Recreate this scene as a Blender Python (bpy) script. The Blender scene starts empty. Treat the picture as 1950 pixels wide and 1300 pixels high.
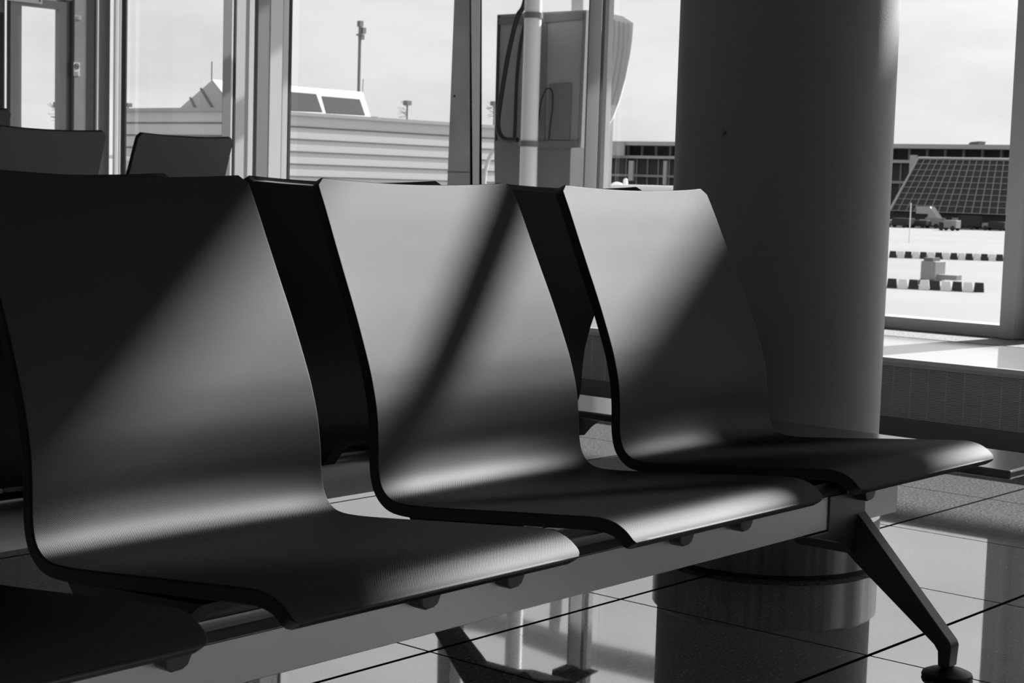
import bpy, bmesh, math, random
from mathutils import Vector, Matrix
S = bpy.context.scene
col = S.collection
random.seed(7)

# ---------------------------------------------------------------- camera
FPX, YAW, PIT, ROL = 3248.64, 0.7072003, -0.0930643, 0.0303377
EYE = Vector((0, 0, 0.89))
fw = Vector((math.cos(YAW)*math.cos(PIT), math.sin(YAW)*math.cos(PIT), math.sin(PIT)))
rt0 = Vector((math.sin(YAW), -math.cos(YAW), 0)); up0 = rt0.cross(fw)
RT = math.cos(ROL)*rt0 + math.sin(ROL)*up0
UP = -math.sin(ROL)*rt0 + math.cos(ROL)*up0
cam = bpy.data.cameras.new('camera'); cam.sensor_width = 36.0; cam.lens = FPX/1950*36
cam.dof.use_dof = True; cam.dof.focus_distance = 2.9; cam.dof.aperture_fstop = 22
cam.clip_start = 0.05; cam.clip_end = 5000
co = bpy.data.objects.new('camera', cam); col.objects.link(co)
co.matrix_world = Matrix(((RT.x, UP.x, -fw.x, EYE.x), (RT.y, UP.y, -fw.y, EYE.y), (RT.z, UP.z, -fw.z, EYE.z), (0, 0, 0, 1)))
S.camera = co
# ---------------------------------------------------------------- world (overcast-bright sky with thin cloud)
SUN_K = 1.0
w = bpy.data.worlds.new('sky'); S.world = w; w.use_nodes = True
n = w.node_tree.nodes; l = w.node_tree.links; n.clear()
out = n.new('ShaderNodeOutputWorld'); bg = n.new('ShaderNodeBackground'); bg.inputs[1].default_value = 1.0
tc = n.new('ShaderNodeTexCoord'); mp = n.new('ShaderNodeMapping'); mp.inputs['Scale'].default_value = (2.2, 2.2, 7.0)
nz = n.new('ShaderNodeTexNoise'); nz.inputs['Scale'].default_value = 3.0; nz.inputs['Detail'].default_value = 6; nz.inputs['Roughness'].default_value = 0.55
cr = n.new('ShaderNodeValToRGB'); cr.color_ramp.elements[0].position = 0.32; cr.color_ramp.elements[0].color = (.72, .72, .72, 1)
cr.color_ramp.elements[1].position = 0.62; cr.color_ramp.elements[1].color = (.87, .87, .87, 1)
l.new(tc.outputs['Generated'], mp.inputs[0]); l.new(mp.outputs[0], nz.inputs[0]); l.new(nz.outputs[0], cr.inputs[0])
vt = n.new('ShaderNodeVectorMath'); vt.operation = 'NORMALIZE'; l.new(tc.outputs['Generated'], vt.inputs[0])
vd = n.new('ShaderNodeVectorMath'); vd.operation = 'DOT_PRODUCT'; l.new(vt.outputs[0], vd.inputs[0]); vd.inputs[1].default_value = Vector((1.0, -0.11, 0.57)).normalized()
m1 = n.new('ShaderNodeMath'); m1.operation = 'MAXIMUM'; l.new(vd.outputs['Value'], m1.inputs[0]); m1.inputs[1].default_value = 0
m2 = n.new('ShaderNodeMath'); m2.operation = 'POWER'; l.new(m1.outputs[0], m2.inputs[0]); m2.inputs[1].default_value = 6
m3 = n.new('ShaderNodeMath'); m3.operation = 'MULTIPLY_ADD'; l.new(m2.outputs[0], m3.inputs[0]); m3.inputs[1].default_value = .85; m3.inputs[2].default_value = .97
l.new(m3.outputs[0], bg.inputs[1]); l.new(cr.outputs[0], bg.inputs[0]); l.new(bg.outputs[0], out.inputs[0])
# ---------------------------------------------------------------- sun
TOSUN = Vector((1.0, -0.11, 0.57)).normalized()
sl = bpy.data.lights.new('sun', 'SUN'); sl.energy = 11.0; sl.angle = math.radians(0.6)
so = bpy.data.objects.new('sun', sl); col.objects.link(so); so.rotation_euler = TOSUN.to_track_quat('Z', 'Y').to_euler()
so.location = (20, -2, 14)
# ---------------------------------------------------------------- exposure
S.view_settings.view_transform = 'Standard'; S.view_settings.look = 'None'
S.view_settings.exposure = 0.0; S.view_settings.gamma = 1.0; S.view_settings.use_curve_mapping = False

# ================================================================ helpers
def ray(px, py):
    return RT*((px-975)/FPX) - UP*((py-650)/FPX) + fw
def atX(px, py, X):
    d = ray(px, py); return EYE + d*(X/d.x)
def atY(px, py, Y):
    d = ray(px, py); return EYE + d*(Y/d.y)
def atZ(px, py, Z):
    d = ray(px, py); return EYE + d*((Z-EYE.z)/d.z)

def mat(name, v, rough=.5, metal=0., spec=.5, noise=None, bump=None, ior=1.5, coat=0., emis=None):
    m = bpy.data.materials.new(name); m.use_nodes = True
    nt = m.node_tree; b = nt.nodes['Principled BSDF']
    b.inputs['Base Color'].default_value = (v, v, v, 1); b.inputs['Roughness'].default_value = rough
    b.inputs['Metallic'].default_value = metal; b.inputs['IOR'].default_value = ior
    b.inputs['Specular IOR Level'].default_value = spec; b.inputs['Coat Weight'].default_value = coat
    if noise or bump:
        t = nt.nodes.new('ShaderNodeTexCoord')
    if noise:   # (scale, low, high[, stretch])
        tx = nt.nodes.new('ShaderNodeTexNoise'); tx.inputs['Scale'].default_value = noise[0]; tx.inputs['Detail'].default_value = 5
        r = nt.nodes.new('ShaderNodeValToRGB')
        r.color_ramp.elements[0].position = .3; r.color_ramp.elements[1].position = .7
        r.color_ramp.elements[0].color = (noise[1],)*3+(1,); r.color_ramp.elements[1].color = (noise[2],)*3+(1,)
        mpn = nt.nodes.new('ShaderNodeMapping'); mpn.inputs['Scale'].default_value = noise[3] if len(noise) > 3 else (1, 1, 1)
        nt.links.new(t.outputs['Object'], mpn.inputs[0]); nt.links.new(mpn.outputs[0], tx.inputs[0])
        nt.links.new(tx.outputs[0], r.inputs[0]); nt.links.new(r.outputs[0], b.inputs['Base Color'])
    if bump:    # (scale, distance)
        tb = nt.nodes.new('ShaderNodeTexNoise'); tb.inputs['Scale'].default_value = bump[0]
        bp = nt.nodes.new('ShaderNodeBump'); bp.inputs['Distance'].default_value = bump[1]
        nt.links.new(t.outputs['Object'], tb.inputs[0]); nt.links.new(tb.outputs[0], bp.inputs['Height']); nt.links.new(bp.outputs[0], b.inputs['Normal'])
    return m

class MB:
    def __init__(s): s.bm = bmesh.new(); s.uv = None
    def face(s, pts):
        vs = [s.bm.verts.new(p) for p in pts]; return s.bm.faces.new(vs)
    def box(s, a, b):
        x0, x1 = sorted((a[0], b[0])); y0, y1 = sorted((a[1], b[1])); z0, z1 = sorted((a[2], b[2]))
        return s.hexa([(x0,y0,z0),(x1,y0,z0),(x1,y1,z0),(x0,y1,z0),(x0,y0,z1),(x1,y0,z1),(x1,y1,z1),(x0,y1,z1)])
    def hexa(s, P):
        v = [s.bm.verts.new(p) for p in P]
        for f in ((3,2,1,0),(4,5,6,7),(0,1,5,4),(1,2,6,5),(2,3,7,6),(3,0,4,7)): s.bm.faces.new([v[i] for i in f])
        return s
    def prism(s, poly, d):      # poly: list of 3D points, d: extrusion vector
        d = Vector(d); a = [s.bm.verts.new(p) for p in poly]; b = [s.bm.verts.new(Vector(p)+d) for p in poly]
        s.bm.faces.new(a[::-1]); s.bm.faces.new(b); k = len(a)
        for i in range(k): s.bm.faces.new([a[i], a[(i+1) % k], b[(i+1) % k], b[i]])
        return s
    def tube(s, pts, r, seg=12, caps=True):
        pts = [Vector(p) for p in pts]; rs = r if isinstance(r, (list, tuple)) else [r]*len(pts)
        rings = []; ref = None
        for i, p in enumerate(pts):
            t = (pts[min(i+1, len(pts)-1)] - pts[max(i-1, 0)]).normalized()
            if ref is None: ref = Vector((0,0,1)) if abs(t.z) < .9 else Vector((1,0,0))
            a = (ref - t*ref.dot(t)).normalized(); bb = t.cross(a); ref = a
            rings.append([s.bm.verts.new(p + a*rs[i]*math.cos(2*math.pi*k/seg) + bb*rs[i]*math.sin(2*math.pi*k/seg)) for k in range(seg)])
        for i in range(len(rings)-1):
            for k in range(seg):
                s.bm.faces.new([rings[i][k], rings[i][(k+1) % seg], rings[i+1][(k+1) % seg], rings[i+1][k]])
        if caps: s.bm.faces.new(rings[0][::-1]); s.bm.faces.new(rings[-1])
        return s
    def lathe(s, c, prof, seg=48):   # prof: (r,z) list
        rings = []
        for r, z in prof:
            rings.append([s.bm.verts.new((c[0]+r*math.cos(2*math.pi*k/seg), c[1]+r*math.sin(2*math.pi*k/seg), c[2]+z)) for k in range(seg)])
        for i in range(len(rings)-1):
            for k in range(seg): s.bm.faces.new([rings[i][k], rings[i][(k+1) % seg], rings[i+1][(k+1) % seg], rings[i+1][k]])
        s.bm.faces.new(rings[0][::-1]); s.bm.faces.new(rings[-1]); return s
    def build(s, name, m, parent=None, smooth=False, bevel=None, kind=None, angle=35):
        bmesh.ops.recalc_face_normals(s.bm, faces=s.bm.faces)
        me = bpy.data.meshes.new(name); s.bm.to_mesh(me); s.bm.free()
        me.materials.append(m)
        o = bpy.data.objects.new(name, me); col.objects.link(o)
        if smooth or bevel:
            for p in me.polygons: p.use_smooth = True
            if smooth and not bevel:
                me.set_sharp_from_angle(angle=math.radians(angle))
        if bevel:
            b = o.modifiers.new('bevel', 'BEVEL'); b.width = bevel; b.segments = 3; b.limit_method = 'ANGLE'; b.angle_limit = math.radians(40); b.harden_normals = True
        if parent is not None: o.parent = parent; o.matrix_parent_inverse = parent.matrix_basis.inverted()
        if kind: o['kind'] = kind
        return o

def thing(name, label, cat, loc=(0, 0, 0), group=None, rz=0.):
    o = bpy.data.objects.new(name, None); o.empty_display_size = .1; col.objects.link(o)
    o.location = loc; o.rotation_euler = (0, 0, rz); o['label'] = label; o['category'] = cat
    o.matrix_basis = Matrix.Translation(Vector(loc)) @ Matrix.Rotation(rz, 4, 'Z')
    if group: o['group'] = group
    return o
def tag(o, label, cat, group=None):
    o['label'] = label; o['category'] = cat
    if group: o['group'] = group
    return o
def struct(o): o['kind'] = 'structure'; return o
def dup(src, mat4, label):
    """copy of a thing, its parts and their sub-parts; mat4 moves the source's world placement"""
    def rec(o, par):
        c = o.copy(); col.objects.link(c)
        if par is not None: c.parent = par
        for ch in [k for k in bpy.data.objects if k.parent == o]: rec(ch, c)
        return c
    r = rec(src, None); r.matrix_basis = mat4 @ src.matrix_basis; r['label'] = label
    return r

# ================================================================ materials
def seat_mat():
    m = bpy.data.materials.new('black_weave_plastic'); m.use_nodes = True
    nt = m.node_tree; nt.nodes.clear(); N = nt.nodes.new; L = nt.links.new
    uv = N('ShaderNodeUVMap'); sp = N('ShaderNodeSeparateXYZ'); L(uv.outputs[0], sp.inputs[0])
    def mth(op, a, v=None, b2=None):
        k = N('ShaderNodeMath'); k.operation = op; L(a, k.inputs[0])
        if v is not None: k.inputs[1].default_value = v
        if b2 is not None: L(b2, k.inputs[1])
        return k.outputs[0]
    pit = 2*math.pi/.0028
    s1 = mth('SINE', mth('MULTIPLY', sp.outputs[0], pit)); s2 = mth('SINE', mth('MULTIPLY', sp.outputs[1], pit))
    h = mth('MULTIPLY', s1, b2=s2)
    bp = N('ShaderNodeBump'); bp.inputs['Distance'].default_value = .0001; bp.inputs['Strength'].default_value = 1
    L(h, bp.inputs['Height'])
    df = N('ShaderNodeBsdfDiffuse'); df.inputs[0].default_value = (.007,)*3+(1,)
    gl = N('ShaderNodeBsdfAnisotropic'); gl.distribution = 'BECKMANN'; gl.inputs['Roughness'].default_value = SEAT_ROUGH
    fr = N('ShaderNodeValue'); fr.outputs[0].default_value = SEAT_F
    mx = N('ShaderNodeMixShader'); ou = N('ShaderNodeOutputMaterial')
    L(bp.outputs[0], gl.inputs['Normal']); L(bp.outputs[0], df.inputs['Normal'])
    L(fr.outputs[0], mx.inputs[0]); L(df.outputs[0], mx.inputs[1]); L(gl.outputs[0], mx.inputs[2]); L(mx.outputs[0], ou.inputs[0])
    return m
SEAT_ROUGH, SEAT_F = .56, .062
M = dict(
    seat=seat_mat(),
    rim=mat('seat_rim_black', .012, rough=.6),
    alu=mat('satin_aluminium', .62, rough=.34, metal=.85, noise=(3, .6, .66)),
    cast=mat('cast_dark_aluminium', .10, rough=.38, metal=.6),
    blackp=mat('black_plastic', .014, rough=.45),
    table=mat('grey_table_laminate', .14, rough=.16, ior=2.0),
    column=mat('painted_column', .42, rough=.6, spec=.3, noise=(60, .41, .43), bump=(350, .0004)),
    steel=mat('brushed_steel', .35, rough=.28, metal=.9, noise=(9, .25, .42, (6, 6, .15))),
    sill=mat('polished_sill_stone', .6, rough=.09, ior=2.3, noise=(2.2, .57, .62)),
    sillrim=mat('sill_lip', .6, rough=.5),
    strip=mat('perforated_grille_strip', .42, rough=.7, spec=.2, noise=(120, .15, .5)),
    slat=mat('grille_slats', .8, rough=.5),
    void=mat('grille_void', .006, rough=.9),
    skirt=mat('dark_skirting', .16, rough=.5),
    frame=mat('window_frame_grey', .55, rough=.45, metal=.2),
    framed=mat('window_frame_dark', .22, rough=.45, metal=.2),
    framel=mat('window_frame_light', .6, rough=.45),
    gasket=mat('black_gasket', .012, rough=.6),
    wallm=mat('interior_wall', .33, rough=.8),
    ceil=mat('ceiling_grey', .33, rough=.9),
    dwall=mat('door_wall_panel', .24, rough=.35, noise=(3, .2, .26)),
    dark=mat('dark_glassy_panel', .07, rough=.2),
    white=mat('white_paint', .8, rough=.45),
    paper=mat('sign_white', .62, rough=.6),
    ink=mat('sign_ink', .03, rough=.7),
    asph=mat('apron_concrete', .23, rough=.9, noise=(.05, .215, .25)),
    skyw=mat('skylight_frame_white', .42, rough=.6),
    blind=mat('light_panel_cladding', .52, rough=.6),
    seam=mat('cladding_seam', .12, rough=.8),
    roofm=mat('zinc_and_shaded_skylight', .34, rough=.5),
    gdark=mat('dark_building_glass', .03, rough=.5, spec=.2),
    tgrey=mat('terminal_grey', .25, rough=.7),
    tband=mat('terminal_roof_band', .36, rough=.6),
    tdark=mat('terminal_dark', .04, rough=.7, spec=.2),
    board=mat('service_board_grey', .3, rough=.5, noise=(2, .26, .33)),
    board2=mat('service_box_dark', .17, rough=.5),
    hose=mat('black_rubber_hose', .015, rough=.5),
    outp=mat('outdoor_post_grey', .34, rough=.55, noise=(4, .30, .38)),
    hood=mat('ribbed_hood_fabric', .6, rough=.7),
    veh=mat('vehicle_white', .75, rough=.4),
)
# glass: transparent pane with a weak mirror coat
g = bpy.data.materials.new('clear_glass_pane'); g.use_nodes = True; nt = g.node_tree; nt.nodes.clear()
o_ = nt.nodes.new('ShaderNodeOutputMaterial'); mx = nt.nodes.new('ShaderNodeMixShader'); tr = nt.nodes.new('ShaderNodeBsdfTransparent')
gl = nt.nodes.new('ShaderNodeBsdfGlossy'); gl.inputs['Roughness'].default_value = .01; tr.inputs[0].default_value = (.98, .98, .98, 1)
lw = nt.nodes.new('ShaderNodeFresnel'); lw.inputs[0].default_value = 1.35
gg = nt.nodes.new('ShaderNodeNewGeometry'); ss = nt.nodes.new('ShaderNodeMath'); ss.operation = 'SUBTRACT'; ss.inputs[0].default_value = 1.0; nt.links.new(gg.outputs['Backfacing'], ss.inputs[1])
sm_ = nt.nodes.new('ShaderNodeMath'); sm_.operation = 'MULTIPLY'; nt.links.new(lw.outputs[0], sm_.inputs[0]); nt.links.new(ss.outputs[0], sm_.inputs[1])
nt.links.new(sm_.outputs[0], mx.inputs[0]); nt.links.new(tr.outputs[0], mx.inputs[1]); nt.links.new(gl.outputs[0], mx.inputs[2]); nt.links.new(mx.outputs[0], o_.inputs[0])
M['glass'] = g
# floor: polished terrazzo tiles
def floor_mat():
    m = mat('polished_terrazzo_tiles', .12, rough=.045, ior=1.5); nt = m.node_tree; b = nt.nodes['Principled BSDF']
    N = nt.nodes.new; L = nt.links.new
    ge = N('ShaderNodeNewGeometry'); sp = N('ShaderNodeSeparateXYZ'); L(ge.outputs['Position'], sp.inputs[0])
    def jt(src, off, half):
        a = N('ShaderNodeMath'); a.operation = 'ADD'; a.inputs[1].default_value = 60-off+.3; L(src, a.inputs[0])
        md = N('ShaderNodeMath'); md.operation = 'MODULO'; md.inputs[1].default_value = .6; L(a.outputs[0], md.inputs[0])
        sb = N('ShaderNodeMath'); sb.operation = 'SUBTRACT'; sb.inputs[1].default_value = .3; L(md.outputs[0], sb.inputs[0])
        ab = N('ShaderNodeMath'); ab.operation = 'ABSOLUTE'; L(sb.outputs[0], ab.inputs[0])
        lt = N('ShaderNodeMath'); lt.operation = 'LESS_THAN'; lt.inputs[1].default_value = half; L(ab.outputs[0], lt.inputs[0]); return lt.outputs[0]
    jx = jt(sp.outputs[0], .516, .003); jy = jt(sp.outputs[1], .3615, .005)
    mxm = N('ShaderNodeMath'); mxm.operation = 'MAXIMUM'; L(jx, mxm.inputs[0]); L(jy, mxm.inputs[1])
    nz = N('ShaderNodeTexNoise'); nz.inputs['Scale'].default_value = 130; nz.inputs['Detail'].default_value = 4; L(ge.outputs['Position'], nz.inputs[0])
    cr = N('ShaderNodeValToRGB'); cr.color_ramp.elements[0].position = .38; cr.color_ramp.elements[1].position = .62
    cr.color_ramp.elements[0].color = (.11,)*3+(1,); cr.color_ramp.elements[1].color = (.32,)*3+(1,); L(nz.outputs[0], cr.inputs[0])
    mc = N('ShaderNodeMix'); mc.data_type = 'RGBA'; L(mxm.outputs[0], mc.inputs['Factor']); L(cr.outputs[0], mc.inputs['A']); mc.inputs['B'].default_value = (.012,)*3+(1,)
    L(mc.outputs['Result'], b.inputs['Base Color'])
    rr = N('ShaderNodeMath'); rr.operation = 'MULTIPLY_ADD'; rr.inputs[1].default_value = .6; rr.inputs[2].default_value = .03; L(mxm.outputs[0], rr.inputs[0]); L(rr.outputs[0], b.inputs['Roughness'])
    si = N('ShaderNodeMath'); si.operation = 'MULTIPLY_ADD'; si.inputs[1].default_value = -1.0; si.inputs[2].default_value = 1.0; L(mxm.outputs[0], si.inputs[0]); L(si.outputs[0], b.inputs['Specular IOR Level'])
    b.inputs['IOR'].default_value = 2.9
    return m
M['floor'] = floor_mat()

# ================================================================ room shell
struct(MB().box((-7, -7, -.15), (5.6, 15.0, 0)).box((5.6, 7.9, -.15), (11.5, 15.0, 0)).build('floor', M['floor']))
struct(MB().box((-7, -7, 4.4), (7.0, 15.3, 4.6)).box((7.0, 7.9, 4.4), (11.5, 15.3, 4.6)).build('ceiling', M['ceil']))
struct(MB().box((-7.2, -7, -.15), (-7, 15.3, 4.6)).build('wall_back', M['wallm']))
struct(MB().box((-7.2, -7.2, -.15), (7.0, -7, 4.6)).build('wall_right', M['wallm']))
# left (far) wall with the door, running along X at Y = 15
YW = 15.0
def wx(px): return atY(px, 200, YW).x
zh = 2.60
wl = MB(); wl.box((-7, YW, 0), (8.6, YW+.2, 4.4)); wl.box((8.6, YW, zh), (wx(137), YW+.2, 4.4))
struct(wl.build('wall_left', M['dwall']))
# sliding door leaves
d1 = struct(thing('door_1', '', '', (9.9, YW+.06, 0))); del d1['label'], d1['category']
xa, xb = wx(40), wx(127); zt = zh-.02
def frame_rect(x0, x1, z0, z1, t_, y0, y1, zb=None):
    m_ = MB(); zb = zb or t_
    m_.box((x0, y0, z0), (x0+t_, y1, z1)); m_.box((x1-t_, y0, z0), (x1, y1, z1)); m_.box((x0+t_, y0, z1-t_), (x1-t_, y1, z1)); m_.box((x0+t_, y0, z0), (x1-t_, y1, z0+zb)); return m_
fm = MB(); gx0, gx1 = wx(43), wx(114)
fm.box((wx(22), YW+.02, 0), (gx0, YW+.09, zt)); fm.box((gx1, YW+.02, 0), (wx(128), YW+.09, zt)); fm.box((gx0, YW+.02, 2.50), (gx1, YW+.09, zt)); fm.box((gx0, YW+.02, 0), (gx1, YW+.09, .3))
fm.build('door_frame', M['framed'], d1)
MB().box((gx0, YW+.05, .3), (gx1, YW+.06, 2.50)).build('glass_pane', M['glass'], d1)
d2 = struct(thing('door_2', '', '', (9.2, YW+.1, 0))); del d2['label'], d2['category']
fm = MB(); fm.box((8.6, YW+.12, 0), (8.9, YW+.17, zt)); fm.box((wx(20), YW+.12, 0), (wx(22)-.002, YW+.17, zt)); fm.box((8.9, YW+.12, 2.42), (wx(20), YW+.17, zt)); fm.box((8.9, YW+.12, 0), (wx(20), YW+.17, .3))
fm.build('door_frame', M['framed'], d2); MB().box((8.9, YW+.14, .3), (wx(20), YW+.15, 2.42)).build('glass_pane', M['dark'], d2)
# panels right of the door
tr1 = MB(); tr1.box((wx(128)+.002, YW+.03, 0), (wx(139), YW+.2, 4.4)); struct(tr1.build('trim_1', M['dark']))
struct(MB().box((wx(139), YW-.02, 0), (wx(161), YW+.2, 4.4)).build('trim_2', M['dwall']))
struct(MB().box((wx(161), YW+.03, 0), (wx(185), YW+.2, 4.4)).build('trim_3', M['dark']))
struct(MB().box((wx(185), YW-.0, 0), (wx(187), YW+.2, 4.4)).build('trim_4', M['white']))
struct(MB().box((wx(187), YW+.05, 0), (wx(214), YW+.2, 4.4)).build('trim_5', M['dark']))
# signs on the wall beside the door
sg = thing('no_smoking_sign', 'small white no-smoking notice on the grey panel right of the glass door', 'sign', atY(146, 132, YW-.025))
def on(px, py, dy=0): p = atY(px, py, YW-.024-dy); return p
def rect(px0, py0, px1, py1, dy, th=.004):
    a = on(px0, py0, dy); b = on(px1, py1, dy); return ((a.x, a.y, a.z), (b.x, a.y+th, b.z))
MB().box(*rect(140.5, 118.5, 152, 145, 0)).build('sign_plate', M['paper'], sg)
c = on(146.3, 126.3, .004)
ring = MB(); ring.tube([c+Vector((.027*math.cos(a), 0, .027*math.sin(a))) for a in [2*math.pi*i/28 for i in range(29)]], .0036, 6, False)
ring.build('prohibition_ring', M['ink'], sg)
MB().tube([c+Vector((-.02, 0, .02)), c+Vector((.02, 0, -.02))], .003, 6).build('prohibition_bar', M['ink'], sg)
MB().tube([c+Vector((-.012, 0, -.014)), c+Vector((-.010, 0, .012)), c+Vector((.010, 0, -.010)), c+Vector((.012, 0, .014))], .0025, 6).build('cigarette_symbol', M['ink'], sg)
tx = MB()
for i, (a, b) in enumerate([(142, 150.5), (142, 149), (143, 151), (142, 150.5)]): tx.box(*rect(a, 136+i*2.2, b, 136.9+i*2.2, .003, .003))
tx.build('sign_text', M['tgrey'], sg)
sg2 = thing('wall_label', 'small pale grey sticker with fine lines above the no-smoking notice', 'sign', atY(148, 34, YW-.025))
MB().box(*rect(142, 28.5, 155, 38, 0)).build('label_plate', M['tband'], sg2)
tx = MB()
for i in range(3): tx.box(*rect(144+i, 30.4+i*2.4, 153, 31.3+i*2.4, .003, .003))
tx.build('label_text', M['white'], sg2)
sg3 = thing('header_sign', 'white sign plate cut by the top of the picture above the door', 'sign', atY(40, 0, YW-.03))
a = atY(0, 0, YW-.006); b = atY(80.5, 8, YW-.006)
MB().box((a.x-.5, YW-.006, b.z), (b.x, YW-.001, b.z+.28)).build('sign_plate', M['paper'], sg3)
MB().tube([Vector((b.x-.03, YW-.004, b.z+.03)), Vector((b.x-.03, YW-.010, b.z+.03))], .009, 10).build('screw', M['ink'], sg3)

# ---- window wall at X ~ 6.8
def azt(px, py=345): d = ray(px, py); return d.y/d.x
def post_mb(m_, xl, xr, X, dep, z0=.3, z1=4.4, py=345):
    y1 = X*azt(xl, py); y0 = (X+dep)*azt(xr, py)
    if y0 > y1-.004: y0 = y1-.004
    m_.box((X, y0, z0), (X+dep, y1, z1)); return y0, y1
# panes as window_n with frame + pane
def window(nm, y0, y1, X, z0, z1, rail=True):
    o = struct(thing(nm, '', '', (X, (y0+y1)/2, z0))); del o['label'], o['category']
    MB().box((X+.045, y0, z0), (X+.055, y1, z1)).build('glass_pane', M['glass'], o)
    if rail:
        MB().box((X, y0, z0), (X+.12, y1, z0+.05)).build('window_frame', M['framel'], o)
    MB().box((X, y0, z1), (X+.12, y1, z1+.06)).build('window_frame', M['frame'], o)
    return o
XF = 6.80
# right mullion
mr = MB(); mr.box((6.745, 3.016, .3), (6.93, 3.082, 4.4)); struct(mr.build('trim_6', M['frame'], bevel=.002))
mr = MB(); mr.box((6.86, 2.88, .3), (6.95, 3.016, 4.4)); struct(mr.build('trim_7', M['framel']))
mr = MB(); mr.box((6.84, 2.872, .3), (6.95, 2.88, 4.4)); struct(mr.build('trim_8', M['gasket']))
window('window_1', -.75, 2.872, XF, .3, 4.1)
# middle mullion (three bands)
m_ = MB(); y0m, y1m = post_mb(m_, 1110, 1136, 6.75, .10); struct(m_.build('trim_9', M['framed'], bevel=.002))
m_ = MB(); post_mb(m_, 1136, 1141.5, 6.79, .02); struct(m_.build('trim_10', M['gasket']))
m_ = MB(); ya, yb = post_mb(m_, 1141.5, 1158, 6.76, .04); struct(m_.build('trim_11', M['framel'], bevel=.002))
window('window_5', -6.9, -3.4, XF, .3, 4.1)
window('window_2', 3.082, ya, XF, .3, 4.1)
yL = XF*azt(553)
window('window_3', y1m, yL, XF, .3, 4.1)
# corner pack of posts stepping outwards
pk = [(545, 551.5, 6.84, .02, 'gasket'), (534, 545, 6.86, .05, 'framel'), (508, 533.5, 7.25, .10, 'framel'), (480, 508, 7.9, .10, 'framed'),
      (470, 480, 8.7, .05, 'framel'), (446, 463, 9.7, .10, 'framel'), (440.5, 446, 10.4, .02, 'gasket'), (436.5, 440.5, 10.45, .02, 'white'), (421, 436.5, 10.5, .12, 'framed')]
for i, (xl, xr, X, dp, mm) in enumerate(pk):
    m_ = MB(); post_mb(m_, xl, xr, X, dp, z0=0); struct(m_.build('trim_%d' % (12+i), M[mm], bevel=None))
XG = 11.0
yg0, yg1 = XG*azt(421), XG*azt(239)
window('window_4', yg0, min(yg1, 14.95), XG, .15, 4.1)
for i, (xl, xr, mm) in enumerate([(229, 240, 'gasket'), (224.5, 229, 'frame'), (221, 224.5, 'white'), (214, 221, 'frame')]):
    m_ = MB(); post_mb(m_, xl, xr, 11.0+.01*i, .02, z0=0); struct(m_.build('trim_%d' % (22+i), M[mm]))
# lintel above panes
struct(MB().box((6.8, -7, 4.16), (7.0, 7.7, 4.4)).build('trim_27', M['frame']))
# sill: lip, stone top, perforated strip
sy0, sy1 = -7, 7.85
struct(MB().box((5.553, sy0, .284), (5.575, sy1, .3003)).build('trim_28', M['sillrim'], bevel=.002))
struct(MB().box((5.575, sy0, .27), (6.42, sy1, .300)).box((6.768, sy0, .27), (7.0, sy1, .300)).build('trim_29', M['sill']))
struct(MB().box((6.42, sy0, .27), (6.768, sy1, .298)).build('trim_30', M['strip']))
dl = MB()
for k in range(0, 700):
    y = 1.2+k*.009
    dl.box((6.406, y, .2985), (6.411, y+.005, .3015)); dl.box((6.766, y, .2985), (6.770, y+.005, .3015))
struct(dl.build('trim_31', M['gasket']))
struct(MB().box((5.62, sy0, -.15), (7.0, sy1, .27)).build('wall_window', M['void']))
struct(MB().box((5.585, sy0, 0), (5.62, sy1, .083)).build('baseboard_window', M['skirt']))
gr = thing('sill_grille', 'long dark slatted heating grille under the window sill', 'grille', (5.6, 3, .083))
sm = MB(); nsl = 35; pz = (.284-.083)/nsl
for k in range(nsl): sm.box((5.588, .5, .0835+k*pz), (5.600, 7.8, .0835+k*pz+pz*.42))
sm.build('slat_panel', M['slat'], gr)
sm = MB(); y = .52
while y < 7.75: sm.box((5.594, y, .0836), (5.604, y+.0014, .2835)); y += .0695
sm.build('divider_bars', M['slat'], gr)

# added unseen roof edge outside; its sloped bottom shapes the sun on the seats
ov = lambda y: 6.71+.357*(y-.72)
struct(MB().prism([(12.0, -12, ov(-5)), (12.0, -5, ov(-5)), (12.0, 7, ov(7)), (12.0, 13, ov(7)), (12.0, 13, 9.3), (12.0, -12, 9.3)], (.12, 0, 0)).build('roof_sun_blocker', M['tgrey']))
struct(MB().hexa([(7.0, -12, 4.45), (12.0, -12, 9.1), (12.0, 13, 9.1), (7.0, 13, 4.45), (7.0, -12, 4.9), (12.0, -12, 9.4), (12.0, 13, 9.4), (7.0, 13, 4.9)]).build('roof_blocker_slab', M['tgrey']))  # added slab joining the unseen blocker to the window wall
struct(MB().box((6.78, -3.4, .3), (6.98, -.75, 4.4)).build('wall_reflection_blocker', M['skirt']))  # wall section added out of view to darken reflections in the seat backs

# ================================================================ round column
CX, CY = 3.538, 2.189
cl = struct(thing('wall_column', '', '', (CX, CY, 0))); del cl['label'], cl['category']
MB().lathe((CX, CY, 0), [(.258, .12), (.258, 4.4)], 96).build('shaft', M['column'], cl, smooth=True)
MB().lathe((CX, CY, 0), [(.271, .012), (.271, .118), (.262, .126)], 96).build('steel_collar', M['steel'], cl, smooth=True)
MB().lathe((CX, CY, 0), [(.27, 0), (.27, .011)], 96).build('floor_ring', M['gasket'], cl, smooth=True)
pb = atY(1374, 251, 2.0); dirb = Vector((pb.x-CX, pb.y-CY, 0)); 
d = ray(1374, 251); # intersect with cylinder
A_ = d.x*d.x+d.y*d.y; B_ = -2*(CX*d.x+CY*d.y); C_ = CX*CX+CY*CY-.258**2; t_ = (-B_-math.sqrt(B_*B_-4*A_*C_))/(2*A_); pb = EYE+d*t_
nb = Vector((pb.x-CX, pb.y-CY, 0)).normalized()
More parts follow.
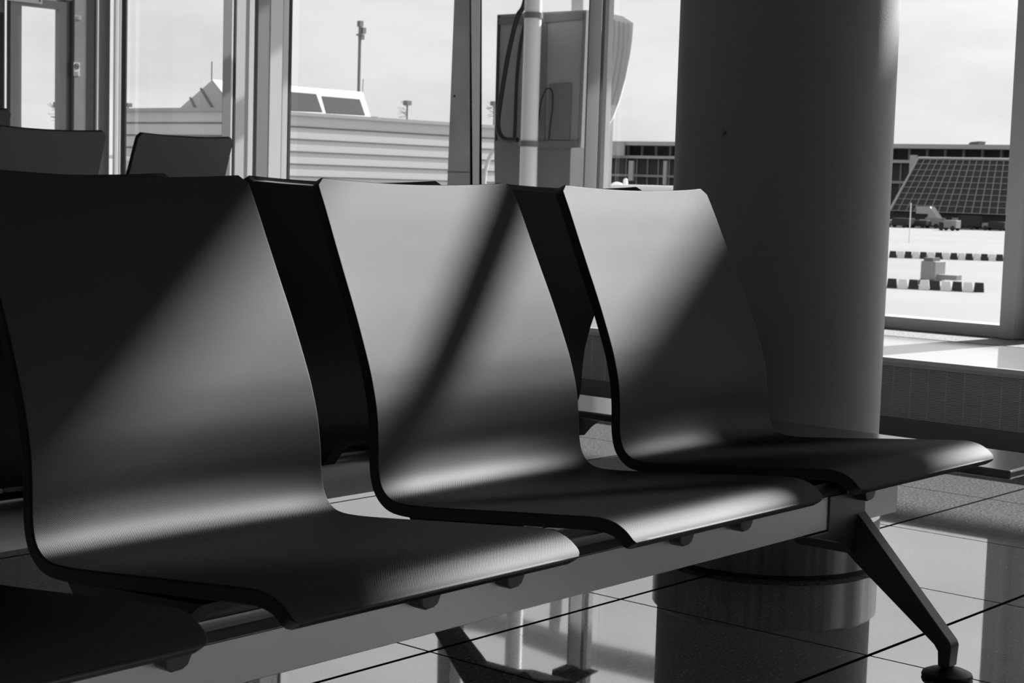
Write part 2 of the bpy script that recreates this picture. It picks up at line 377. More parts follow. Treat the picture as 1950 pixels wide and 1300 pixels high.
MB().tube([pb-nb*.004, pb+nb*.004, pb+nb*.006], [.0105, .0105, .008], 20).build('screw_cap', M['column'], cl, smooth=True)

# ================================================================ tandem benches
PROF = [(1.958,.889),(1.936,.841),(1.915,.791),(1.894,.742),(1.867,.679),(1.841,.611),(1.830,.575),(1.822,.538),(1.8185,.496),(1.818,.455),(1.813,.428),(1.801,.4125),(1.781,.4045),(1.741,.4045),(1.67,.411),(1.568,.422),(1.472,.432),(1.41,.4385),(1.385,.4395),(1.365,.4365),(1.350,.430),(1.338,.421),(1.331,.411)]
def catmull(P, per):
    P = [Vector((p[0], p[1], 0)) for p in P]; Q = [P[0]*2-P[1]]+P+[P[-1]*2-P[-2]]; o = []
    for i in range(1, len(Q)-2):
        for j in range(per):
            t = j/per; a, b, c, d = Q[i-1], Q[i], Q[i+1], Q[i+2]
            o.append(.5*((2*b)+(c-a)*t+(2*a-5*b+4*c-d)*t*t+(3*b-a-3*c+d)*t**3))
    o.append(Q[-2]); return o
def shell_mesh(zs=1.0, th=.0195):
    pts = catmull(PROF, 4); N = len(pts)
    for p in pts:
        if p.y > .5: p.y = .5+(p.y-.5)*zs
    arc = [0.]
    for i in range(1, N): arc.append(arc[-1]+(pts[i]-pts[i-1]).length)
    Lt = arc[-1]; nu = 18
    bm = bmesh.new(); uvl = bm.loops.layers.uv.new('uv'); top = []; bot = []; uvs = {}
    for i in range(N):
        t = (pts[min(i+1, N-1)]-pts[max(i-1, 0)]).normalized(); nn = Vector((t.y, -t.x, 0))   # towards back/underside
        if nn.x < 0 and pts[i].y > .45: nn = -nn
        if pts[i].y <= .45 and nn.y > 0: nn = -nn
        s = arc[i]/Lt
        w2 = .2345+.0135*min(1, s/.5); f_ = (2.0635-.2275-.0255*min(1, s/.5)*-1*-1)/1.8174
        if s > .93: w2 += .001
        for dd, r in ((arc[i], .016), (Lt-arc[i], .012)):
            if dd < r: w2 -= r-math.sqrt(max(0, r*r-(r-dd)**2))
        k = max(0, 1-arc[i]/.45)
        rt_, rb_ = [], []
        for j in range(nu+1):
            v = -1+2*j/nu; bow = (1-v*v)
            y = pts[i].x*f_+.012*bow*math.sin(math.pi*min(1, s/.55)*.5+.0)*(1 if s < .45 else max(0, 1-(s-.45)/.1)); z = .89+(pts[i].y-.89)*f_-.007*bow*max(0, 1-arc[i]/.12)
            # faint raised side borders of the upper back
            a = bm.verts.new((v*w2, y, z)); b = bm.verts.new((v*w2, y+nn.x*th, z+nn.y*th))
            uvs[a] = uvs[b] = (v*w2, arc[i]); rt_.append(a); rb_.append(b)
        top.append(rt_); bot.append(rb_)
    def q(*vs):
        f = bm.faces.new(vs); f.smooth = True
        for lp in f.loops: lp[uvl].uv = uvs[lp.vert]
        return f
    for i in range(N-1):
        for j in range(nu):
            q(top[i][j], top[i][j+1], top[i+1][j+1], top[i+1][j]); q(bot[i][j], bot[i+1][j], bot[i+1][j+1], bot[i][j+1])
        for j in (0, nu):
            f = q(top[i][j], top[i+1][j], bot[i+1][j], bot[i][j]); f.material_index = 1
    for j in range(nu):
        q(top[0][j], bot[0][j], bot[0][j+1], top[0][j+1]).material_index = 0
        q(top[-1][j], top[-1][j+1], bot[-1][j+1], bot[-1][j]).material_index = 0
    bmesh.ops.recalc_face_normals(bm, faces=bm.faces)
    me = bpy.data.meshes.new('seat_shell'); bm.to_mesh(me); bm.free(); me.materials.append(M['seat']); me.materials.append(M['rim'])
    return me
SH = shell_mesh(); SHT = shell_mesh(zs=1.0+.148/.388)

def make_bench(name, label, centers, x0, x1, legs, tall=False):
    b = thing(name, label, 'bench', ((x0+x1)/2, 1.65, 0))
    bx = MB(); Y0, Y1 = 1.58, 1.70
    prof = [(Y0, .264), (Y1, .264), (Y1, .322), (Y1-.008, .335), (Y0+.012, .335), (Y0, .3245)]
    bx.prism([(x0, y, z) for y, z in prof], (x1-x0, 0, 0)); bm_ = bx.build('beam', M['alu'], b, bevel=.0012)
    MB().box((x0, Y0-.0006, .3228), (x1, Y0+.002, .3240)).build('beam_seam', M['gasket'], bm_)
    MB().box((x1, Y0+.002, .266), (x1+.004, Y1-.002, .333)).build('end_cap', M['blackp'], bm_)
    MB().box((x0, Y0+.03, .335), (x1, Y0+.036, .343)).box((x0, Y1-.036, .335), (x1, Y1-.03, .343)).build('top_rail', M['alu'], bm_)
    for c in centers:
        st = bpy.data.objects.new('seat', SHT if tall else SH); col.objects.link(st); st.location = (c, 0, 0)
        st.parent = b; st.matrix_parent_inverse = b.matrix_basis.inverted()
        bv = st.modifiers.new('bevel', 'BEVEL'); bv.width = .0045; bv.segments = 3; bv.limit_method = 'ANGLE'; bv.angle_limit = math.radians(50); bv.harden_normals = True
        pm = st.matrix_basis.copy()
        for sx in (-.215, .215):
            h = MB(); X = c+sx
            h.prism([(X-.016, 1.50, .40), (X-.016, 1.76, .383), (X-.016, 1.72, .336), (X-.016, 1.575, .336), (X-.016, 1.565, .350)], (.032, 0, 0))
            o = h.build('support_bracket', M['blackp'], st); o.matrix_parent_inverse = (b.matrix_basis.inverted() @ Matrix()).inverted() @ b.matrix_basis.inverted(); 
            o.matrix_parent_inverse = pm.inverted()
            h = MB()
            h.prism([(X-.024, 1.556, .336), (X+.024, 1.556, .336), (X+.012, 1.556, .313), (X+.004, 1.556, .309), (X-.012, 1.556, .308), (X-.021, 1.556, .314)], (0, .026, 0))
            o = h.build('clamp_hook', M['cast'], st, bevel=.003); o.matrix_parent_inverse = pm.inverted()
    for lx in legs:
        lg = MB()
        # leg blade in the YZ plane
        bl = [(1.600, .315), (1.592, .297), (1.3745, .071), (1.371, .062), (1.374, .022), (1.396, .022), (1.398, .050), (1.406, .061), (1.44, .086), (1.575, .185), (1.60, .205), (1.628, .222), (1.70, .235), (1.70, .315)]
        lg.prism([(lx-.019, y, z) for y, z in bl], (.034, 0, 0))
        # collar on the beam, flaring to the left underneath it
        fl = [(lx-.125, .3265), (lx-.125, .262), (lx-.205, .262), (lx-.09, .236), (lx-.055, .224), (lx-.03, .205), (lx+.012, .20), (lx+.012, .262), (lx+.012, .3265)]
        lg.prism([(x, 1.577, z) for x, z in fl], (0, .125, 0))
        lo = lg.build('leg', M['cast'], b, bevel=.003)
        MB().lathe((lx, 1.385, 0), [(.046, .0), (.047, .004), (.045, .009), (.034, .014), (.018, .019), (.0105, .022), (.0105, .03)], 40).build('foot_pad', M['blackp'], lo, smooth=True)
        MB().box((lx-.075, 1.57, .327), (lx+.0, 1.60, .345)).build('leg_clamp', M['blackp'], lo, bevel=.003)
    return b
front = make_bench('tandem_bench', 'near airport bench of black woven-texture shells on a satin metal beam', [.8485, 1.456, 2.0635, 2.671], -.1, 3.034, [2.892, .42])
Rm = Matrix.Translation((0, 4.10, 0)) @ Matrix.Diagonal((1, -1, 1, 1))
back = make_bench('tandem_bench', 'black bench standing back to back behind the near bench', [-(1.428), -(2.036), -(2.643), -(.82)], -3.034, .1, [-2.86+0, -.45])
back.matrix_basis = Matrix.Translation((0, 4.10, 0)) @ Matrix.Rotation(math.pi, 4, 'Z') @ back.matrix_basis
tall = make_bench('tandem_bench', 'farther bench whose two taller black backs rise against the left windows', [-3.665, -4.28], -4.7, -3.2, [-4.0], tall=True)
tall.matrix_basis = Matrix.Translation((0, 5.4+1.958, 0)) @ Matrix.Rotation(math.pi, 4, 'Z') @ tall.matrix_basis
tb2 = make_bench('tandem_bench', 'black bench behind the tall-backed one, only its corner showing at the left edge', [-4.02], -4.3, -3.4, [-3.7], tall=True)
tb2.matrix_basis = Matrix.Translation((-.115, 6.4+1.958, 0)) @ Matrix.Rotation(math.pi, 4, 'Z') @ Matrix.Diagonal((1, 1, 1.095, 1)) @ tb2.matrix_basis

# end table bridging both benches
tb = thing('end_table', 'long narrow grey table slab at the right end of the benches', 'table', (3.15, 2.05, 0))
MB().box((3.045, 1.353, .357), (3.285, 2.747, .375)).build('tabletop', M['table'], tb, bevel=.005)
for yy in (1.60, 2.42): MB().box((3.046, yy, .335), (3.09, yy+.08, .357)).build('support_arm', M['blackp'], tb)

P = [atY(px, py, 2.52) for px, py in ((1085, 794), (1158, 798), (1140, 803), (1127, 812), (1113, 828), (1085, 830))]
MB().prism(P, (0, .03, 0)).build('support_gusset', M['blackp'], tb)
# ================================================================ outside
GZ = -5.5
struct(MB().box((7.2, -900, GZ-.5), (2500, 2500, GZ)).build('ground', M['asph']))
struct(MB().box((7.0, -12, GZ), (7.2, 7.9, .25)).box((7.2, 7.7, GZ), (11.6, 7.9, -.2)).box((11.5, 7.9, GZ), (11.7, 15.3, .14)).build('wall_outside', M['tgrey']))

# sun blockers added above view: slotted band and slanting rod shape the seat shadows
gt = thing('added_sun_blocker', 'large grey sun blocker added unseen outside the windows', 'sun blocker', (14.2, 1, GZ))
MB().prism([(14.0, -.9, 6.50), (14.0, .54, 7.05), (14.0, .54, 7.16), (14.0, -.9, 7.16)], (.12, 0, 0)).build('upper_blocker', M['tgrey'], gt)
MB().prism([(14.0, -.9, 6.28), (14.0, .15, 6.68), (14.0, .54, 6.91), (14.0, .54, 7.16), (14.0, 16.8, 7.16), (14.0, 16.8, 5.55), (14.0, -.9, 5.55)], (.12, 0, 0)).build('lower_blocker', M['tgrey'], gt)
MB().box((14.0, -9, 5.55), (14.12, -.9, 7.16)).build('end_blocker', M['tgrey'], gt)
for yy in (16.3, -8.8): MB().box((14.12, yy, GZ), (14.5, yy+.4, 6.9)).build('blocker_post', M['tgrey'], gt)
dg = MB(); dg.tube([(6.98, .30, 2.77), (6.98, 1.9, 3.84)], .034, 10); 
tag(dg.build('shadow_rod', M['gasket']), 'dark slanting rod added unseen outside the upper window glass to cast a shadow', 'rod')

# near outdoor steel post
p = thing('steel_post', 'wide grey tapered steel post just outside the middle window', 'post', (9.3, 9.3*azt(882), GZ))
X = 9.3
def quadpost(m_, pts_top, pts_bot, X, dep):
    (xl, xr), yt = pts_top; (bl, br), yb = pts_bot
    T0, T1, B0, B1 = atX(xl, yt, X), atX(xr, yt, X), atX(bl, yb, X), atX(br, yb, X)
    def ext(a, b, z): k = (z-b.z)/(a.z-b.z); return b+(a-b)*k
    zt, zb = 3.6, GZ
    P = [ext(T0, B0, zb), ext(T1, B1, zb), ext(T0, B0, zt), ext(T1, B1, zt)]; D = Vector((dep, 0, 0))
    m_.hexa([P[0], P[1], P[1]+D, P[0]+D, P[2], P[3], P[3]+D, P[2]+D])
    return m_
quadpost(MB(), ((865, 897), 0), ((852, 900), 345), X, .02).build('web_plate', M['outp'], p)
quadpost(MB(), ((897, 913), 0), ((900, 910.5), 345), X-.005, .012).build('flange', M['framel'], p)
c = atX(866, 183, X-.001); MB().tube([c, c-Vector((.006, 0, 0))], .009, 14).build('bolt_hole', M['ink'], p)
a = atX(852, 328, X); b = atX(900, 331, X); MB().box((X-.004, b.y, a.z), (X, a.y, a.z+.006)).build('joint_line', M['seam'], p)

# service board with hoses on a white pole
X = 12.5
sp_ = thing('service_panel', 'grey utility board fixed to the white pole outside, with clamp rails', 'utility panel', (X, X*azt(1030), GZ))
def q4(m_, pts, X, dep):
    P = [atX(px, py, X) for px, py in pts]; m_.prism(P, (dep, 0, 0)); return m_
q4(MB(), [(947, 28), (1117, 19), (1106, 281), (941, 280)], X, .05).build('board', M['board'], sp_)
q4(MB(), [(941, 280), (990, 280), (988, 420), (943, 420)], X+.02, .3).build('lower_box', M['board2'], sp_)
q4(MB(), [(1024, 280), (1087, 280), (1083, 420), (1022, 420)], X+.02, .3).build('lower_box', M['board2'], sp_)
q4(MB(), [(1046, 160), (1088, 158), (1084, 266), (1042, 266)], X-.012, .01).build('inset_panel', M['board2'], sp_)
q4(MB(), [(950, 33), (996, 31), (996, 44), (950, 47)], X-.02, .018).build('clamp_rail', M['board2'], sp_)
q4(MB(), [(1036, 28), (1110, 22), (1109, 36), (1036, 43)], X-.02, .018).build('clamp_rail', M['board2'], sp_)
q4(MB(), [(941, 268), (1099, 268), (1098, 281), (941, 281)], X-.02, .018).build('clamp_rail', M['board2'], sp_)
q4(MB(), [(948, 30), (951, 30), (945, 268), (942, 268)], X-.015, .013).build('edge_trim', M['ink'], sp_)
q4(MB(), [(1110, 36), (1113, 36), (1103, 268), (1100, 268)], X-.015, .013).build('edge_trim', M['board2'], sp_)
q4(MB(), [(1031, 45), (1041, 45), (1036, 268), (1027, 268)], X-.015, .013).build('cable_duct', M['board2'], sp_)
# pole
Xp = 12.2
a = atX(1014.5, 0, Xp); b = atX(1006.5, 345, Xp)
wp = thing('white_pole', 'thick white round pole outside in front of the utility board', 'pole', (b.x, b.y, GZ))
yc = (a.y+b.y)/2; rp = .5*(atX(998, 60, Xp).y-atX(1031, 60, Xp).y)*math.cos(math.radians(40))*1.0
MB().lathe((Xp, yc, 0), [(rp, GZ), (rp, 4.2)], 32).build('shaft', M['white'], wp, smooth=True)
for py in (30, 274):
    z = atX(1013, py, Xp).z
    MB().lathe((Xp, yc, z), [(rp+.012, -.026), (rp+.012, .026)], 32).build('pipe_clamp', M['board2'], wp, smooth=True)
# light post behind the board's right edge
X2 = 13.2
lp_ = MB(); quadpost(lp_, ((1088, 1110), 40), ((1085, 1108), 345), X2, .02)
tag(lp_.build('slim_post', M['framel']), 'slim pale post behind the right edge of the utility board', 'post')
# hoses
def hose(nm, pts, X, r, label, m='hose'):
    P = catmull([(p[0], p[1]) for p in pts], 5); Q = [atX(v.x, v.y, X) for v in P]
    return tag(MB().tube(Q, r, 12).build(nm, M[m], smooth=True), label, 'hose')
hose('thick_hose', [(1010, -60), (998, 8), (985, 32), (974, 75), (966, 112), (958, 160), (951, 205), (948, 240), (955, 260), (968, 266), (985, 266)], X-.09, .024, 'thick black hose drooping down the left side of the utility board')
hose('thick_hose', [(1003, 30), (992, 80), (985, 140), (982, 200), (980, 262)], X-.035, .017, 'dark grey hose hanging straight beside the white pole')
hose('thin_cable', [(1024, 240), (1027, 215), (1031, 190), (1039, 171), (1047, 169), (1052, 178), (1052, 205), (1048, 235), (1045, 266)], X-.05, .0075, 'thin black cable bent in a loop right of the white pole')
hose('bent_tube', [(921, 1500), (921, 420), (922, 360), (923, 335), (928, 310), (938, 290), (950, 278)], X+.45, .020, 'pale bent tube curving up beside the utility board', 'white')

# ribbed hood of the passenger bridge
X = 17
hd = thing('bridge_hood', 'curved ribbed grey hood of a passenger bridge outside, right of the middle mullion', 'bridge hood', (X, X*azt(1180), 0))
outl = [(1150, 26), (1168, 27), (1186, 31), (1206, 44), (1204, 75), (1199, 110), (1191, 150), (1180, 190), (1168, 222), (1156, 245), (1150, 250)]
P = [atX(px, py, X) for px, py in outl]; MB().prism(P, (.55, .42, 0)).build('canopy_shell', M['hood'], hd)
q = atX(1140, 60, X+.1); MB().box((q.x, q.y-.09, GZ), (q.x+.25, q.y+.09, q.z)).build('support_post', M['outp'], hd)
for k in range(5):
    tpx = 1196-k*9; pts = [(tpx, 44-k*2), (tpx-2, 90), (tpx-9, 140), (tpx-22, 200)]
    MB().tube([atX(a, b, X-.03) for a, b in [(v.x, v.y) for v in catmull(pts, 4)]], .012, 6).build('rib', M['tband'], hd)

# curved overhead rail of the bridge (seen mirrored in the floor)
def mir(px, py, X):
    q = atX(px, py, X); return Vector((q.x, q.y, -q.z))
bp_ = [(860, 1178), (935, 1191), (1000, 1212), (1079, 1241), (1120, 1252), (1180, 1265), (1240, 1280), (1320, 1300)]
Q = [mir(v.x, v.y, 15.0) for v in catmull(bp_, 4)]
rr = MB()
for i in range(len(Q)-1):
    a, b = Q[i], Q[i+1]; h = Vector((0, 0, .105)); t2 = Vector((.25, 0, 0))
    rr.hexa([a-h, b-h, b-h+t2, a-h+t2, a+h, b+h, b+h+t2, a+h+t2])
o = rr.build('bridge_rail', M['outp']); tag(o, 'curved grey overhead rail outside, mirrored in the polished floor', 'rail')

# handrail
a = atX(200, 297, 12.3); b = atX(262, 304, 12.3)
hr = thing('handrail', 'short pale metal handrail outside the left window', 'handrail', (12.3, a.y, .14))
MB().tube([a, b], .022, 12).build('rail', M['white'], hr, smooth=True)
for q in (a, b): MB().tube([(q.x, q.y, GZ), (q.x, q.y, q.z)], .016, 10).build('rail_post', M['white'], hr)

# clad building with ridge skylight
BX, BY = 51.4, 61.3
zr = atY(560, 218.5, BY).z
bd = thing('clad_building', 'long pale building with horizontal cladding and a ridged skylight, across the apron', 'building', (BX+15, BY+10, GZ))
cx1 = atY(1010, 250, BY).x+6
MB().box((BX, BY, GZ), (cx1, BY+8.2, zr)).build('wall', M['blind'], bd)
sm = MB(); dz = (atY(560, 218.5, BY).z-atY(560, 241.8+.5, BY).z)
for k in range(1, 16):
    z = zr-dz*k
    sm.box((BX-.04, BY-.04, z), (cx1, BY, z+.06)); sm.box((BX-.04, BY, z), (BX, BY+8.2, z+.06))
sm.build('cladding_seams', M['seam'], bd)
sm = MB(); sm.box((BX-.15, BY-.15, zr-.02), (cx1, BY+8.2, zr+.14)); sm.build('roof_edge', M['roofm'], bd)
# skylight
Ys, Yr = BY+.8, BY+3.8
fl_ = atY(446, 214, Ys); fr_ = atY(706, 224, Ys); fl_.z = fr_.z = zr+.1
rl = atY(403, 153, Yr); rr_ = atY(690, 177, Yr); zrg = (rl.z+rr_.z)/2; rl.z = rr_.z = zrg
Yb = Yr+2.4; bl_ = Vector((atY(336, 213, Yb).x, Yb, zr+.1)); br_ = Vector((fr_.x+.5, Yb, zr+.1))
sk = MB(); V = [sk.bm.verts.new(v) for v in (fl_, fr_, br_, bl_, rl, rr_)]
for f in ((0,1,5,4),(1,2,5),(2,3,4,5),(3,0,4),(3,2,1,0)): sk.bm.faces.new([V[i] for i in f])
sko = sk.build('skylight', M['roofm'], bd)  # body darker than the front: shade on its end put into the colour
def onslope(px, py, off=.09):   # point on the front slope
    n_ = (fr_-fl_).cross(rl-fl_).normalized(); d = ray(px, py); t = (fl_-EYE).dot(n_)/d.dot(n_)
    if n_.dot(d) > 0: n_ = -n_
    return EYE+d*t+n_*off, n_
n0 = onslope(600, 200)[1]
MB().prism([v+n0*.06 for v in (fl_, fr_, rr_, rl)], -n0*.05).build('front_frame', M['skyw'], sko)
for quad in ([(462, 176), (467, 176), (472, 210), (462, 209)], [(553, 178), (601, 182), (613, 216), (553, 213.5)], [(612, 186), (684, 192), (694, 222), (621, 218)], [(480, 178), (545, 179), (545, 213), (485, 210)]):
    P = [onslope(*q)[0] for q in quad]; n_ = onslope(600, 200)[1]
    MB().prism(P, -n_*.04).build('skylight_pane', M['gdark'], sko)
for k, (t0, t1) in enumerate([(.33, .30), (.66, .62)]):
    a = bl_.lerp(rl, .4+.3*k)+Vector((0, 0, .05)); b = bl_.lerp(fl_, .35+.3*k)+Vector((0, 0, .05)); MB().tube([a, b], .06, 6).build('roof_seam', M['seam'], sko)
q = atY(403, 153, Yr); MB().tube([q, q+Vector((0, 0, .9))], .03, 6).build('lightning_rod', M['seam'], sko)
q = atY(690, 177, Yr); MB().tube([q, q+Vector((.05, 0, .75))], .02, 6).build('lightning_rod', M['seam'], sko)
tag(MB().box(tuple(atY(712, 222, BY+1)), tuple(atY(719, 225.5, BY+1)+Vector((0, .4, 0)))).build('roof_vent', M['seam']), 'tiny dark roof vent right of the skylight', 'vent')
# mast
Ym = BY+8.0; a = atY(682, 40, Ym); a0 = atY(682, 225, Ym)
ms = thing('camera_mast', 'tall thin dark mast with devices on top, behind the skylight', 'mast', (a0.x, Ym, zr))
MB().tube([(a0.x, Ym, zr+.15), (a0.x, Ym, a.z)], .09, 10).build('mast_pole', M['skirt'], ms)
for dz_, dx_ in ((.0, .0), (-.35, .22), (-.7, .1)):
    MB().box((a0.x+dx_-.12, Ym-.12, a.z+dz_-.3), (a0.x+dx_+.14, Ym+.12, a.z+dz_+.02)).build('mast_device', M['skirt'], ms)
MB().lathe((a0.x, Ym, atY(682, 66, Ym).z), [(.22, -.04), (.22, .04)], 12).build('mast_ring', M['skirt'], ms)
# roof beacons with whisker antennae
def beacon(px, pyt, pyb, Y, label, s=1.0, flip=1):
    t = atY(px, pyt, Y); b = atY(px, pyb, Y)
    o = thing('roof_beacon', label, 'beacon', (b.x, Y, b.z), 'roof beacons with whisker antennae')
    MB().tube([(b.x, Y, b.z-.3), (b.x, Y, t.z)], .045*s, 8).build('beacon_post', M['skirt'], o)
    MB().box((b.x-.17*s, Y-.15, t.z-.12*s), (b.x+.17*s, Y+.15, t.z+.12*s)).build('lamp_head', M['skirt'], o)
    wk = MB(); rnd = random.Random(px)
    for k in range(11):
        z = t.z-.15-rnd.random()*.7*s; L_ = (.25+rnd.random()*.35)*s
        e = Vector((b.x-L_*.6*flip, Y+L_*.6, z+rnd.uniform(-.15, .4)))
        wk.tube([(b.x, Y, z), e], .010, 5)
    wk.build('whisker_antennae', M['seam'], o)
beacon(775, 196, 229, BY+2, 'small dark roof beacon with whiskers seen in the middle window')
beacon(107, 199, 800, BY+9, 'small dark beacon on a post seen through the glass door', 1.0)
beacon(940, 197, 243, BY+1, 'small roof beacon half hidden by the utility board')
beacon(244, 200, 214, BY+9, 'tiny beacon at the left edge of the left window', .8)

# far terminal
TX = 334.0
tm = thing('terminal_building', 'long low dark-glazed terminal building on the far side of the apron', 'building', (TX+20, 220, GZ))
zt_ = atX(1810, 275.5, TX).z; ya, yb = atX(2050, 300, TX).y, atX(1120, 300, TX).y
def tz(py, px=1810): return atX(px, py, TX).z
MB().box((TX, ya, GZ), (TX+50, yb, tz(312))).build('ground_floor', M['tdark'], tm)
MB().box((TX+3, ya, tz(312)), (TX+50, yb, zt_-.5)).build('upper_floor', M['tdark'], tm)
MB().box((TX-3, ya, tz(284)), (TX+50, yb, zt_)).build('roof', M['tband'], tm)
MB().box((TX-1.5, ya, tz(312)), (TX+3, yb, tz(306))).build('balcony_slab', M['tband'], tm)
MB().box((TX-.6, ya, tz(352)), (TX+.1, yb, tz(347))).build('floor_slab', M['tgrey'], tm)
y = ya
while y < yb: MB().box((TX+2.2, y, tz(306)), (TX+2.9, y+.5, tz(284))).build('upper_mullion', M['tgrey'], tm); y += 4.2
y = ya
while y < yb: MB().box((TX-.25, y, GZ), (TX-.02, y+.35, tz(312))).build('lower_mullion', M['skirt'], tm); y += 3.2
for (pa, pb2, y0p, y1p) in ((1156, 1188, 271, 296), (1198, 1205, 306, 344), (1264, 1268, 306, 352), (1733, 1745, 295, 330)):
    A = atX(pa, y0p, TX-3.5); B = atX(pb2, y1p, TX-3.5); MB().box((TX-3.6, B.y, B.z), (TX-3.05, A.y, A.z)).build('pale_panel', M['tband'], tm)
A = atX(1853, 271, TX); MB().hexa([(TX, A.y-1.2, zt_), (TX, A.y+1.2, zt_), (TX+3, A.y+1.2, zt_), (TX+3, A.y-1.2, zt_), (TX, A.y-1.4, zt_+.8), (TX, A.y+.6, zt_+.6), (TX+3, A.y+.6, zt_+.6), (TX+3, A.y-1.4, zt_+.8)]).build('roof_hatch', M['seam'], tm)
# glazed sloping hall
XH = 314.0
hl = thing('glazed_hall', 'dark sloping glass hall with a pale square grid, in front of the terminal', 'building', (XH+8, 150, GZ))
TL = atX(1750, 301, XH+8); BL = atX(1695, 410, XH); TR = atX(1965, 304, XH+8); BR = atX(1965, 415, XH)
BL.z = BR.z = (GZ+3.0); TL.z = TR.z = TL.z
dp = Vector((8, 0, 0))
MB().hexa([BL, BR, BR+dp, BL+dp, TL, TR, TR+Vector((1, 0, 0)), TL+Vector((1, 0, 0))]).build('glass_skin', M['gdark'], hl)
gm = MB(); nv, nh = 17, 9
for i in range(nv+1):
    a = BL.lerp(BR, i/nv); b = TL.lerp(TR, i/nv); gm.tube([a-Vector((.1, 0, 0)), b-Vector((.1, 0, 0))], .10, 4)
for j in range(nh+1):
    a = BL.lerp(TL, j/nh); b = BR.lerp(TR, j/nh); gm.tube([a-Vector((.1, 0, 0)), b-Vector((.1, 0, 0))], .07, 4)
gm.build('glazing_grid', M['tgrey'], hl)
MB().tube([BL-Vector((.2, 0, 0)), TL-Vector((.2, 0, 0)), TR-Vector((.2, 0, 0))], .30, 6).build('edge_frame', M['tband'], hl)
MB().box((XH+1, BR.y-1, GZ), (XH+10, BL.y, GZ+3.0)).build('base_wall', M['tdark'], hl)

# apron vehicles at the foot of the hall
def truck(px, py, L_, W, H_, label, m1, m2, stairs=False):
    p0 = atZ(px, py, GZ); 
    o = thing('airport_vehicle', label, 'vehicle', (p0.x, p0.y, GZ))
    x, y = p0.x, p0.y
    MB().box((x-W/2, y-L_/2, GZ+.5), (x+W/2, y+L_*.22, GZ+H_)).build('body', M[m1], o, bevel=.05)
    MB().box((x-W/2, y+L_*.24, GZ+.5), (x+W/2, y+L_/2, GZ+H_*.8)).build('cab', M[m2], o, bevel=.08)
    for sy in (-.32, .34):
        for sx in (-1, 1):
            MB().tube([(x+sx*W*.5-.12, y+sy*L_, GZ+.45), (x+sx*W*.5+.12, y+sy*L_, GZ+.45)], .45, 14).build('wheel', M['gasket'], o)
    if stairs:
        MB().prism([(x-1, y+L_*.3, GZ+.6), (x-1, y-L_*.55, GZ+.6), (x-1, y-L_*.55, GZ+.9), (x-1, y+.2, GZ+4.1), (x-1, y+L_*.7, GZ+4.1), (x-1, y+L_*.7, GZ+2.7), (x-1, y+.4, GZ+2.7)], (2, 0, 0)).build('stairway', M['tband'], o)
truck(1775, 434, 4.4, 2.4, 2.0, 'pale mobile boarding stairs parked before the glass hall', 'tgrey', 'tband', True)
truck(1840, 436, 5.2, 2.4, 2.6, 'dark box-bodied service truck right of the boarding stairs', 'tdark', 'tgrey')
truck(1808, 439, 3.4, 2.0, 1.9, 'small grey tug between the stairs and the dark truck', 'tgrey', 'tdark')
truck(1713, 433, 5.0, 2.4, 1.8, 'low dark baggage train beside the round column edge', 'tdark', 'tgrey')
truck(1895, 439, 4.5, 2.0, 1.7, 'low dark vehicle nearest the right mullion', 'tdark', 'tgrey')
truck(1748, 434, 4.5, 2.0, 1.5, 'low dark loader just left of the boarding stairs', 'tdark', 'tdark')
p0 = atZ(1731, 462, GZ); tag(MB().tube([(p0.x, p0.y, GZ), (p0.x, p0.y, GZ+atX(1731, 386, p0.x).z-GZ if False else atX(1731, 386, p0.x).z)], .07, 8).build('thin_flag_pole', M['white']), 'very thin white upright pole on the bright apron', 'pole')

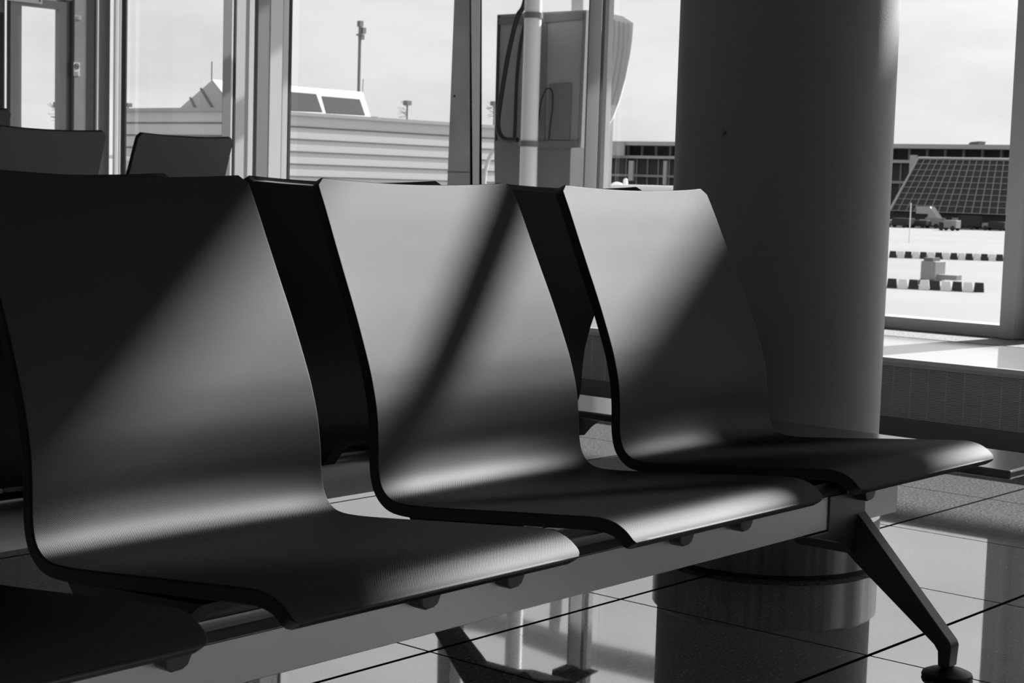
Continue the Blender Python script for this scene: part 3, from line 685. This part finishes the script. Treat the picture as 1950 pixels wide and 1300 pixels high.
# barrier rows
def barrier_mesh():
    m_ = MB(); m_.hexa([(-.3, -.44, 0), (.3, -.44, 0), (.3, .44, 0), (-.3, .44, 0), (-.12, -.36, .82), (.12, -.36, .82), (.12, .36, .82), (-.12, .36, .82)])
    bmesh.ops.recalc_face_normals(m_.bm, faces=m_.bm.faces); me = bpy.data.meshes.new('barrier'); m_.bm.to_mesh(me); m_.bm.free(); return me
BMb = barrier_mesh(); BMw = barrier_mesh(); BMb.materials.append(M['tdark']); BMw.materials.append(M['veh'])
ordn = ['first', 'second', 'third', 'fourth', 'fifth', 'sixth', 'seventh', 'eighth', 'ninth', 'tenth', 'eleventh', 'twelfth', 'thirteenth', 'fourteenth', 'fifteenth', 'sixteenth']
for row, (pa, pb_, nn, first, rl_) in enumerate([((1700, 490.5), (1903, 497), 15, 1, 'farther'), ((1678, 547), (1864, 556), 10, 1, 'nearer')]):
    A = atZ(pa[0], pa[1], GZ); B = atZ(pb_[0], pb_[1], GZ); ang = math.atan2((B-A).y, (B-A).x)-math.pi/2
    sc = (B-A).length/(nn-1)/.92
    for k in range(nn):
        q = A.lerp(B, k/(nn-1)); dk = (k+(0 if row == 0 else 1)) % 2 == 0
        o = bpy.data.objects.new('apron_barrier', BMb if dk else BMw); col.objects.link(o)
        o.location = q; o.rotation_euler = (0, 0, ang); o.scale = (sc, sc, sc)
        tag(o, '%s apron barrier block, %s from the left in the %s row' % ('dark' if dk else 'white', ordn[k], rl_), 'barrier', 'apron barriers in the %s row' % rl_)
# cart behind the near row
p0 = atZ(1760, 545, GZ)
ct = thing('ground_cart', 'small grey box cart standing behind the nearer barrier row', 'cart', (p0.x, p0.y, GZ))
MB().box((p0.x+.4, p0.y-.55, GZ+.35), (p0.x+2.0, p0.y+.55, GZ+1.75)).build('body', M['tgrey'], ct, bevel=.04)
MB().box((p0.x+.5, p0.y-.3, GZ+1.75), (p0.x+1.6, p0.y+.4, GZ+2.0)).build('lid', M['seam'], ct)
MB().box((p0.x+.8, p0.y-2.0, GZ+.5), (p0.x+1.6, p0.y-.55, GZ+.85)).build('drawbar', M['tgrey'], ct)
for sy in (-.4, .4): MB().tube([(p0.x+.3, p0.y+sy, GZ+.25), (p0.x+.42, p0.y+sy, GZ+.25)], .25, 14).build('wheel', M['gasket'], ct)

# white airport bus roof between the mullion and the column
X = 40.0
t = atX(1220, 350.5, X)
bs = thing('white_vehicle', 'large white vehicle whose flat roof shows above the right seat back', 'vehicle', (X+1.5, t.y, GZ))
ztop = atX(1220, 351.0, X+3).z
MB().box((X, t.y-2.2, GZ+.5), (X+3.4, t.y+5, ztop-.02)).build('body', M['veh'], bs, bevel=.12)
for k in range(2): 
    for xx in (X+.1, X+3.1): MB().tube([(xx, t.y-1+4*k, GZ+.5), (xx+.25, t.y-1+4*k, GZ+.5)], .5, 16).build('wheel', M['gasket'], bs)
q = atX(1191, 351, X+1.5); MB().lathe((q.x, q.y, ztop-.03), [(.07, 0), (.08, .05), (.07, .09), (.06, .17), (.02, .2)], 16).build('beacon_lamp', M['white'], bs, smooth=True)
q = atX(1175, 351, X+1.5); MB().lathe((q.x, q.y, ztop-.03), [(.17, 0), (.15, .04), (.08, .07), (.02, .08)], 20).build('antenna_dome', M['white'], bs, smooth=True)
